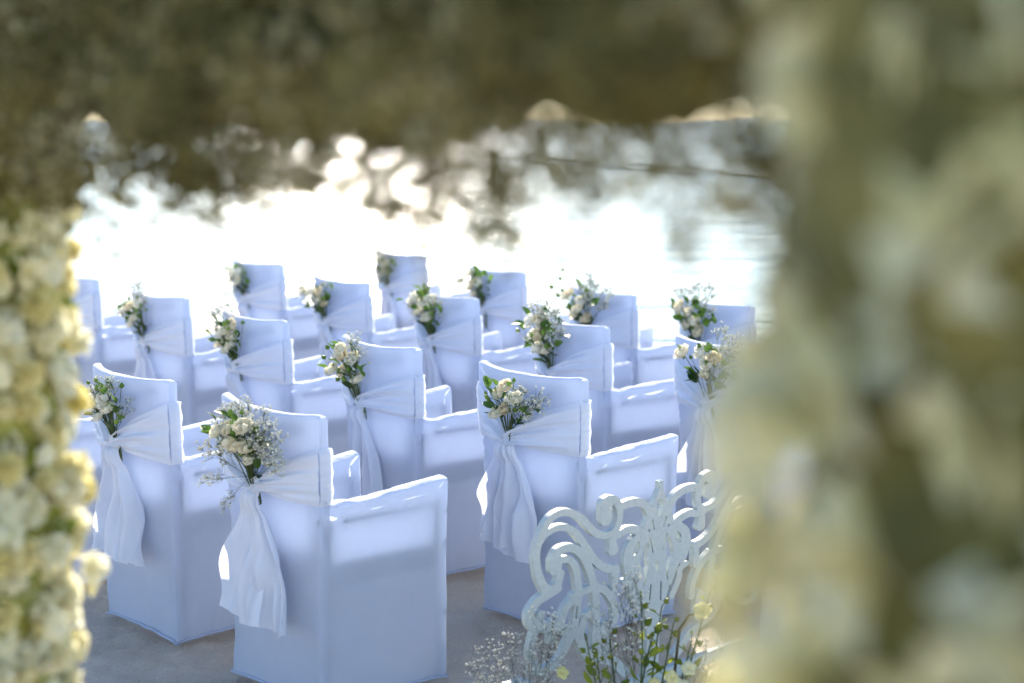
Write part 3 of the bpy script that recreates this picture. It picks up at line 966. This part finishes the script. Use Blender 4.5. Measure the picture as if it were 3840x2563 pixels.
def catmull(pts, n=7):
    P = [np.array(p, float) for p in pts]
    if len(P) < 3: return [P[0] + (P[1] - P[0]) * t for t in np.linspace(0, 1, 5)]
    Q = [2 * P[0] - P[1]] + P + [2 * P[-1] - P[-2]]
    out = []
    for i in range(1, len(Q) - 2):
        for t in np.linspace(0, 1, n, endpoint=False):
            a, b_, c, d = Q[i - 1], Q[i], Q[i + 1], Q[i + 2]
            out.append(.5 * (2 * b_ + (c - a) * t + (2 * a - 5 * b_ + 4 * c - d) * t * t + (3 * b_ - a - 3 * c + d) * t ** 3))
    out.append(P[-1])
    return out

def carved_panel_mesh(thick=.019, step=.0038):
    AN = .80     # scrolls are a little wider than tall
    us = np.arange(-.655, .6551, step); vs = np.arange(-.01, .735, step)
    U, V = np.meshgrid(us, vs)
    body = np.full(U.shape, 9.0); cuts = np.full(U.shape, 9.0)
    def stroke(field, pts, r0, r1):
        c = catmull(pts); n = len(c)
        for i in range(n - 1):
            a, b_ = c[i], c[i + 1]
            ra, rb = r0 + (r1 - r0) * i / (n - 1), r0 + (r1 - r0) * (i + 1) / (n - 1)
            d = b_ - a; L2 = max(1e-12, (d[0] * AN) ** 2 + d[1] ** 2)
            x0, x1 = min(a[0], b_[0]) - .12, max(a[0], b_[0]) + .12
            i0, i1 = np.searchsorted(us, x0), np.searchsorted(us, x1)
            Us, Vs = U[:, i0:i1], V[:, i0:i1]
            t = np.clip(((Us - a[0]) * d[0] * AN * AN + (Vs - a[1]) * d[1]) / L2, 0, 1)
            dd = np.hypot((Us - a[0] - t * d[0]) * AN, Vs - a[1] - t * d[1]) - (ra + (rb - ra) * t)
            field[:, i0:i1] = np.minimum(field[:, i0:i1], dd)
    for kind, pts, r0, r1 in PANEL_STROKES:
        for s in (1, -1):
            stroke(body if kind == 's' else cuts, [(p[0] * s, p[1]) for p in pts], r0, r1)
    stroke(body, [(-.52, .03), (.52, .03)], .022, .022)
    F = np.maximum(body, -cuts)
    ny, nx = F.shape
    verts, vid = [], {}
    def node(j, i):
        key = (j, i)
        if key not in vid: vid[key] = len(verts); verts.append((us[i], vs[j]))
        return vid[key]
    def cross(j0, i0, j1, i1):
        key = (min((j0, i0), (j1, i1)), max((j0, i0), (j1, i1)))
        if key not in vid:
            a, b_ = F[j0, i0], F[j1, i1]; t = a / (a - b_); t = min(.97, max(.03, t))
            vid[key] = len(verts); verts.append((us[i0] + (us[i1] - us[i0]) * t, vs[j0] + (vs[j1] - vs[j0]) * t))
        return vid[key]
    faces, rim = [], []
    inside = F < 0
    cnt = inside[:-1, :-1].astype(int) + inside[1:, :-1] + inside[:-1, 1:] + inside[1:, 1:]
    for j, i in zip(*np.nonzero(cnt)):
        cs = [(j, i), (j, i + 1), (j + 1, i + 1), (j + 1, i)]
        poly, flag = [], []
        for k in range(4):
            a, b_ = cs[k], cs[(k + 1) % 4]
            if inside[a]: poly.append(node(*a)); flag.append(0)
            if inside[a] != inside[b_]: poly.append(cross(*a, *b_)); flag.append(1)
        faces.append(tuple(poly))
        n = len(poly)
        if cnt[j, i] < 4:
            for k in range(n):
                if flag[k] and flag[(k + 1) % n]: rim.append((poly[k], poly[(k + 1) % n]))
    b = MB()
    b.add([(u, 0, v) for u, v in verts], faces)
    b.add([(u, thick, v) for u, v in verts], [f[::-1] for f in faces])
    k = len(b.v); used = {}
    wv, wf = [], []
    def wn_(i):
        if i not in used:
            used[i] = len(wv); wv.append((verts[i][0], 0, verts[i][1])); wv.append((verts[i][0], thick, verts[i][1]))
        return used[i]
    for a, c in rim:
        p, q = wn_(a), wn_(c)
        wf.append((p, p + 1, q + 1, q))
    ncap = len(b.f)
    b.add(wv, wf)
    me = b.mesh('carved_board', M['paint'], smooth=False)
    me.polygons.foreach_set('use_smooth', [i >= ncap for i in range(len(me.polygons))])
    return me

pn = empty('carved_panel', (.449, 4.942, .0))
pn.rotation_euler = (rad(3), 0, rad(44.46))
tag(pn, 'white painted wooden panel of carved scrolls with chipped edges standing at the chair row\'s end', 'panel')
mesh_obj('carved_board', carved_panel_mesh(), parent=pn)
for s in (-1, 1):
    b = MB(); b.box((0, 0, .10), (.085, .085, .20))
    bm = bmesh.new(); me = b.mesh('foot', M['paint'], smooth=False); bm.from_mesh(me)
    bmesh.ops.bevel(bm, geom=bm.edges[:], offset=.004, segments=2, affect='EDGES'); bm.to_mesh(me); bm.free()
    mesh_obj('foot', me, parent=pn, mw=Matrix.Translation((s * .635, -.03, -.005)))

# ---------------------------------------------------------------- flowers set in front of the panel
BIGSPRAY = [spray_geo(40 + s, L=.46, nb=13, spread=.42, tw=4, bl=.0048, bare=.42).mesh('baby_breath_spray', mats=[M['drystem'], M['gyp']]) for s in range(3)]
ORCH = [open_flower_mesh(s, M['orchid'], 5, 'orchid_blossom') for s in (1, 2)]
def orchid_stem(parent, base, top, seed, nleaf=9):
    rng = random.Random(seed)
    base, top = Vector(base), Vector(top)
    mid = base.lerp(top, .55) + Vector((rng.uniform(-.02, .02), rng.uniform(-.02, .02), 0))
    def P(t): return base * (1 - t) ** 2 + mid * (2 * t * (1 - t)) + top * t * t
    b = MB(); b.tube([P(i / 8) for i in range(9)], .0036, .0020, 6)
    st = mesh_obj('orchid_stem', b.mesh('orchid_stem', M['stem']), parent=parent)
    for i in range(nleaf):
        t = .45 + .55 * i / (nleaf - 1)
        p = P(t); ph = i * 2.6 + rng.uniform(-.5, .5)
        d = Vector((math.cos(ph), math.sin(ph) * .7, .75 + rng.uniform(-.3, .5)))
        sc = rng.uniform(.030, .050) * (1.15 - .5 * (t - .45))
        q = p + d.normalized() * .014
        bb = MB(); bb.tube([p, q], .0014, .0012, 4)
        mesh_obj('leaf_stalk', bb.mesh('leaf_stalk', M['stem']), parent=parent)
        mesh_obj('bud' if t > .75 and rng.random() < .6 else 'leaf', BUD_LIME if t > .75 and rng.random() < .5 else LIMELEAF, parent=parent,
                 mw=look_mat(q, d, sc * (.55 if t > .75 else 1), rng.uniform(0, 6.28)))
BUD_LIME = bud_mesh(9, M['lime'])

ar = empty('flower_arrangement', (.36, 4.44, 0))
tag(ar, 'loose arrangement of green orchid stems and baby\'s breath in front of the carved panel', 'flowers')
rng = random.Random(77)
b = MB()
def mound(a, c):
    t = a * 6.2832; r = .17 * math.cos(c * 1.5708) * (1 + .15 * math.sin(3 * t))
    return (r * math.cos(t) * 1.25, r * math.sin(t) * .6, .07 * math.sin(c * 1.5708))
b.grid(mound, 18, 6); mesh_obj('moss_base', b.mesh('moss_base', M['moss']), parent=ar)
for x, z, lx in ((-.03, .47, -.03), (.01, .43, .015), (-.06, .38, -.10), (.16, .33, .20), (.19, .36, .24)):
    d = Vector((lx * .8, rng.uniform(-.05, .05), z))
    o = mesh_obj('baby_breath_spray', rng.choice(BIGSPRAY), parent=ar, mw=look_mat(Vector((x * .6, rng.uniform(-.03, .03), .02)), d, z / .46 * rng.uniform(.97, 1.08), rng.uniform(0, 6)))
    o['kind'] = 'stuff'
for i, (x0, x1, z1) in enumerate(((-.07, -.145, .345), (-.04, -.075, .335), (.00, .015, .445), (.03, .075, .43), (.05, .11, .38), (.10, .212, .48), (.0, .05, .36), (-.06, -.11, .27), (.08, .16, .34))):
    orchid_stem(ar, (x0, rng.uniform(-.03, .03), .03), (x1, rng.uniform(-.06, .03), z1), 60 + i, rng.randint(8, 11))
for x, z, sc in ((-.085, .205, .045), (.00, .20, .045), (.05, .215, .042), (.10, .24, .045), (.15, .26, .045), (.185, .43, .055), (.13, .20, .05), (-.03, .18, .045)):
    d = Vector((rng.uniform(-.4, .4), -1, rng.uniform(.1, .8)))
    mesh_obj('orchid_blossom', rng.choice(ORCH), parent=ar, mw=look_mat(Vector((x, rng.uniform(-.06, -.02), z)), d, sc, rng.uniform(0, 6)))
b = MB(); b.tube([(.11, 0, .05), (.115, 0, .25), (.125, -.01, .37), (.15, -.02, .415), (.18, -.03, .425)], .0045, .0035, 6)
mesh_obj('arched_stem', b.mesh('arched_stem', M['drystem']), parent=ar)

ar2 = empty('flower_arrangement', (.03, 4.46, 0))
tag(ar2, 'small clump of baby\'s breath at the lower left corner of the carved panel', 'flowers')
b = MB(); b.grid(lambda a, c: Vector(mound(a, c)) * .55, 14, 5); mesh_obj('moss_base', b.mesh('moss_base', M['moss']), parent=ar2)
for x, z, lx in ((.03, .36, .06), (.05, .34, .09), (.0, .30, -.02), (-.03, .27, -.07), (-.05, .25, -.11), (.0, .28, .03), (-.04, .23, -.05)):
    d = Vector((lx, rng.uniform(-.04, .03), z))
    o = mesh_obj('baby_breath_spray', rng.choice(BIGSPRAY), parent=ar2, mw=look_mat(Vector((x * .5, rng.uniform(-.02, .02), .01)), d, z / .44, rng.uniform(0, 6)))
    o['kind'] = 'stuff'
mesh_obj('orchid_blossom', ORCH[0], parent=ar2, mw=look_mat(Vector((.115, -.02, .235)), Vector((.2, -1, .7)), .04))

# ---------------------------------------------------------------- flower arch around the camera's view
LT, RT = Vector((-.880, 2.52, 0)), Vector((.351, .905, 0))
arch = empty('flower_arch', (LT + RT) / 2)
tag(arch, 'out of focus wedding arch of cream blossoms framing the view, columns left and right', 'arch')
AO = (LT + RT) / 2
b = MB()
b.tube([LT - AO, LT - AO + Vector((0, 0, 1.9))], .03, .03, 8)
mesh_obj('post', b.mesh('post', M['wood']), parent=arch)
b = MB(); b.tube([RT - AO, RT - AO + Vector((0, 0, 2.02))], .03, .03, 8)
mesh_obj('post', b.mesh('post', M['wood']), parent=arch)

def core(p0, p1, r, name, mat, wob=0, n=14, m=60):
    b = MB()
    p0, p1 = Vector(p0), Vector(p1)
    ax = (p1 - p0).normalized(); a1 = ax.orthogonal().normalized(); a2 = ax.cross(a1)
    def pt(a, c):
        t = a * 6.283185; p = p0.lerp(p1, c)
        p = p + Vector((0, 0, wob * (noise.noise(p * 4) + .6 * noise.noise(p * 11))))
        rr = r * (1 + .22 * noise.noise(p * 9 + Vector((math.cos(t), math.sin(t), 0)) * 1.2))
        return p + (a1 * math.cos(t) + a2 * math.sin(t)) * rr
    b.grid(pt, n, m)
    return mesh_obj(name, b.mesh(name, mat), parent=arch)
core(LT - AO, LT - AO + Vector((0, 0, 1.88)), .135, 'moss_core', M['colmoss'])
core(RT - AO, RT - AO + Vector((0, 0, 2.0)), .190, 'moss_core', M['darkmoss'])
BL, BR_ = LT - AO + Vector((0, 0, 1.872)), RT - AO + Vector((0, 0, 1.912))
core(BL, BR_, .070, 'moss_core', M['moss'], .05)
core(BL + Vector((0, 0, .13)), BR_ + Vector((0, 0, .13)), .09, 'moss_core', M['moss'], .03)

AROSE = [rose_mesh(20 + s, M['archrose'], 'blossom') for s in range(3)]
ACARN = [carnation_mesh(s, M['archrose']) for s in range(2)]
AROSE_G = [rose_mesh(20 + s, M['archgreen'], 'blossom') for s in range(3)]
ACARN_G = [carnation_mesh(s, M['archgreen']) for s in range(2)]
AOPEN_G = [open_flower_mesh(10 + s, M['archgreen'], 6) for s in range(2)]
AOPEN = [open_flower_mesh(10 + s, M['archrose'], 6) for s in range(2)]
ALEAF = leaf_mesh(M['lime'], .33, .25)
# light versions for the sides nobody sees closely
def lod(seed):
    rng = random.Random(seed); b = MB()
    for k in range(9):
        th = .25 + 1.1 * (k / 8); ph = k * 2.4
        d = Vector((math.sin(th) * math.cos(ph), math.sin(th) * math.sin(ph), math.cos(th))); e1 = d.orthogonal().normalized()
        b.grid(lambda a, c: d * (.5 * c) + e1 * (.24 * (a * 2 - 1) * (.3 + .7 * c)), 2, 2)
    return np.array(b.v), np.array(b.f)
LV, LF = lod(1)
cam_p = Vector((0, 0, 1.834)) - AO
stuff_v, stuff_f, cntv = [], [], 0
n_parts = 0
sides = []
for cp, top, r, vis_z in ((LT - AO, 1.86, .165, .86), (RT - AO, 2.0, .185, 1.46)):
    rng = random.Random(int(r * 1000))
    z = .03
    row = 0
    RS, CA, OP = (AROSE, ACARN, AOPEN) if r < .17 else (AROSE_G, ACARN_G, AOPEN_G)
    stuff_v, stuff_f, cntv = [], [], 0
    while z < top:
        na = int(2 * math.pi * r / (.040 if r < .17 else .072))
        for k in range(na):
            t = 2 * math.pi * (k + .5 * (row % 2)) / na + rng.uniform(-.12, .12)
            zz = z + rng.uniform(-.018, .018)
            out = Vector((math.cos(t), math.sin(t), 0))
            kind = rng.random(); kind_leaf = kind > (.90 if r < .17 else .985)
            rz_ = r + ((.016 * (1 - sm(zz, 1.54, 1.64))) if r > .17 else -.015 * (1 - sm(zz, .8, 1.5)))
            if kind_leaf: rz_ -= .035
            p = cp + out * (rz_ - .012 + (rng.uniform(-.018, .020) if rng.random() < .9 else rng.uniform(.02, .045 if r < .17 else .02))) + Vector((0, 0, zz))
            d = out + Vector((rng.uniform(-.45, .45), rng.uniform(-.45, .45), rng.uniform(-.3, .5)))
            sc = rng.uniform(.042, .062) * (1 if r < .17 else 1.6)
            see = out.dot((cam_p - p).normalized()) > -.30 and zz > vis_z
            mw = look_mat(p, d, sc, rng.uniform(0, 6.28))
            if see and n_parts < 298:
                if kind < .45: me = rng.choice(RS)
                elif kind < .70: me = rng.choice(CA)
                elif not kind_leaf: me = rng.choice(OP)
                else: me = ALEAF
                mesh_obj('leaf' if me is ALEAF else 'blossom', me, parent=arch, mw=mw); n_parts += 1
            else:
                mm = np.array(mw)
                stuff_v.append(LV @ mm[:3, :3].T + mm[:3, 3]); stuff_f.append(LF + cntv); cntv += len(LV)
        z += .037 if r < .17 else .068; row += 1
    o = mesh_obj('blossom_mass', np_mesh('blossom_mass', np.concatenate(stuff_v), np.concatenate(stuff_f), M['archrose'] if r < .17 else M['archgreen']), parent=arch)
    o['kind'] = 'stuff'

# the beam: a thick roll of dried baby's breath, shade put into its colour, with ragged sprigs hanging down
def tri_arrays(b):
    v = np.array(b.v); tris, mi = [], []
    for f_, m_ in zip(b.f, b.m):
        for k in range(1, len(f_) - 1): tris.append((f_[0], f_[k], f_[k + 1])); mi.append(m_)
    return v, np.array(tris), np.array(mi)
TPL = [tri_arrays(spray_geo(70 + s, L=.13, nb=6, spread=.75, tw=5, bl=.0055, fine=False, bare=.25)) for s in range(4)]
gv, gf, gm, cnt = [], [], [], 0
rng = random.Random(9)
bdir = (BR_ - BL).normalized(); bu = Vector((0, 0, 1)); bu = (bu - bdir * bu.dot(bdir)).normalized(); bw = bdir.cross(bu)
def put(p, d, s):
    global cnt
    v, f_, m_ = rng.choice(TPL)
    mm = np.array(look_mat(p, d, s, rng.uniform(0, 6.28)))
    gv.append(v @ mm[:3, :3].T + mm[:3, 3]); gf.append(f_ + cnt); gm.append(m_); cnt += len(v)
for i in range(1350):
    t = rng.random(); a = rng.uniform(0, 6.283)
    o_ = bu * math.sin(a) + bw * math.cos(a)
    p = BL.lerp(BR_, t); p = p + Vector((0, 0, .05 * (noise.noise(p * 4) + .6 * noise.noise(p * 11)))) + o_ * rng.uniform(.03, .085) + Vector((0, 0, .13 if i % 3 == 0 else 0))
    put(p, o_ + bdir * rng.uniform(-.5, .5), rng.uniform(.55, .85))
clumps = [(.10, .10), (.16, .14), (.22, .12), (.29, .13), (.37, .08), (.44, .07), (.52, .06), (.55, .10), (.60, .11), (.65, .12), (.70, .12), (.75, .11), (.80, .09), (.86, .06), (.40, .10), (.26, .12)]
for t0, L in clumps:
    for i in range(6):
        t = t0 + rng.gauss(0, .02)
        p = BL.lerp(BR_, t) + bw * rng.uniform(-.07, .07) - bu * rng.uniform(.05, .09)
        put(p, Vector((rng.uniform(-.5, .5), rng.uniform(-.5, .5), -1)), L / .13 * rng.uniform(.5, 1.0))
gv, gf, gm = np.concatenate(gv), np.concatenate(gf), np.concatenate(gm)
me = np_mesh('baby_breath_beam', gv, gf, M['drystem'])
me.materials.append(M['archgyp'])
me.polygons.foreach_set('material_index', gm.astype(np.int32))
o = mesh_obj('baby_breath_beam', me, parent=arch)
o['kind'] = 'stuff'
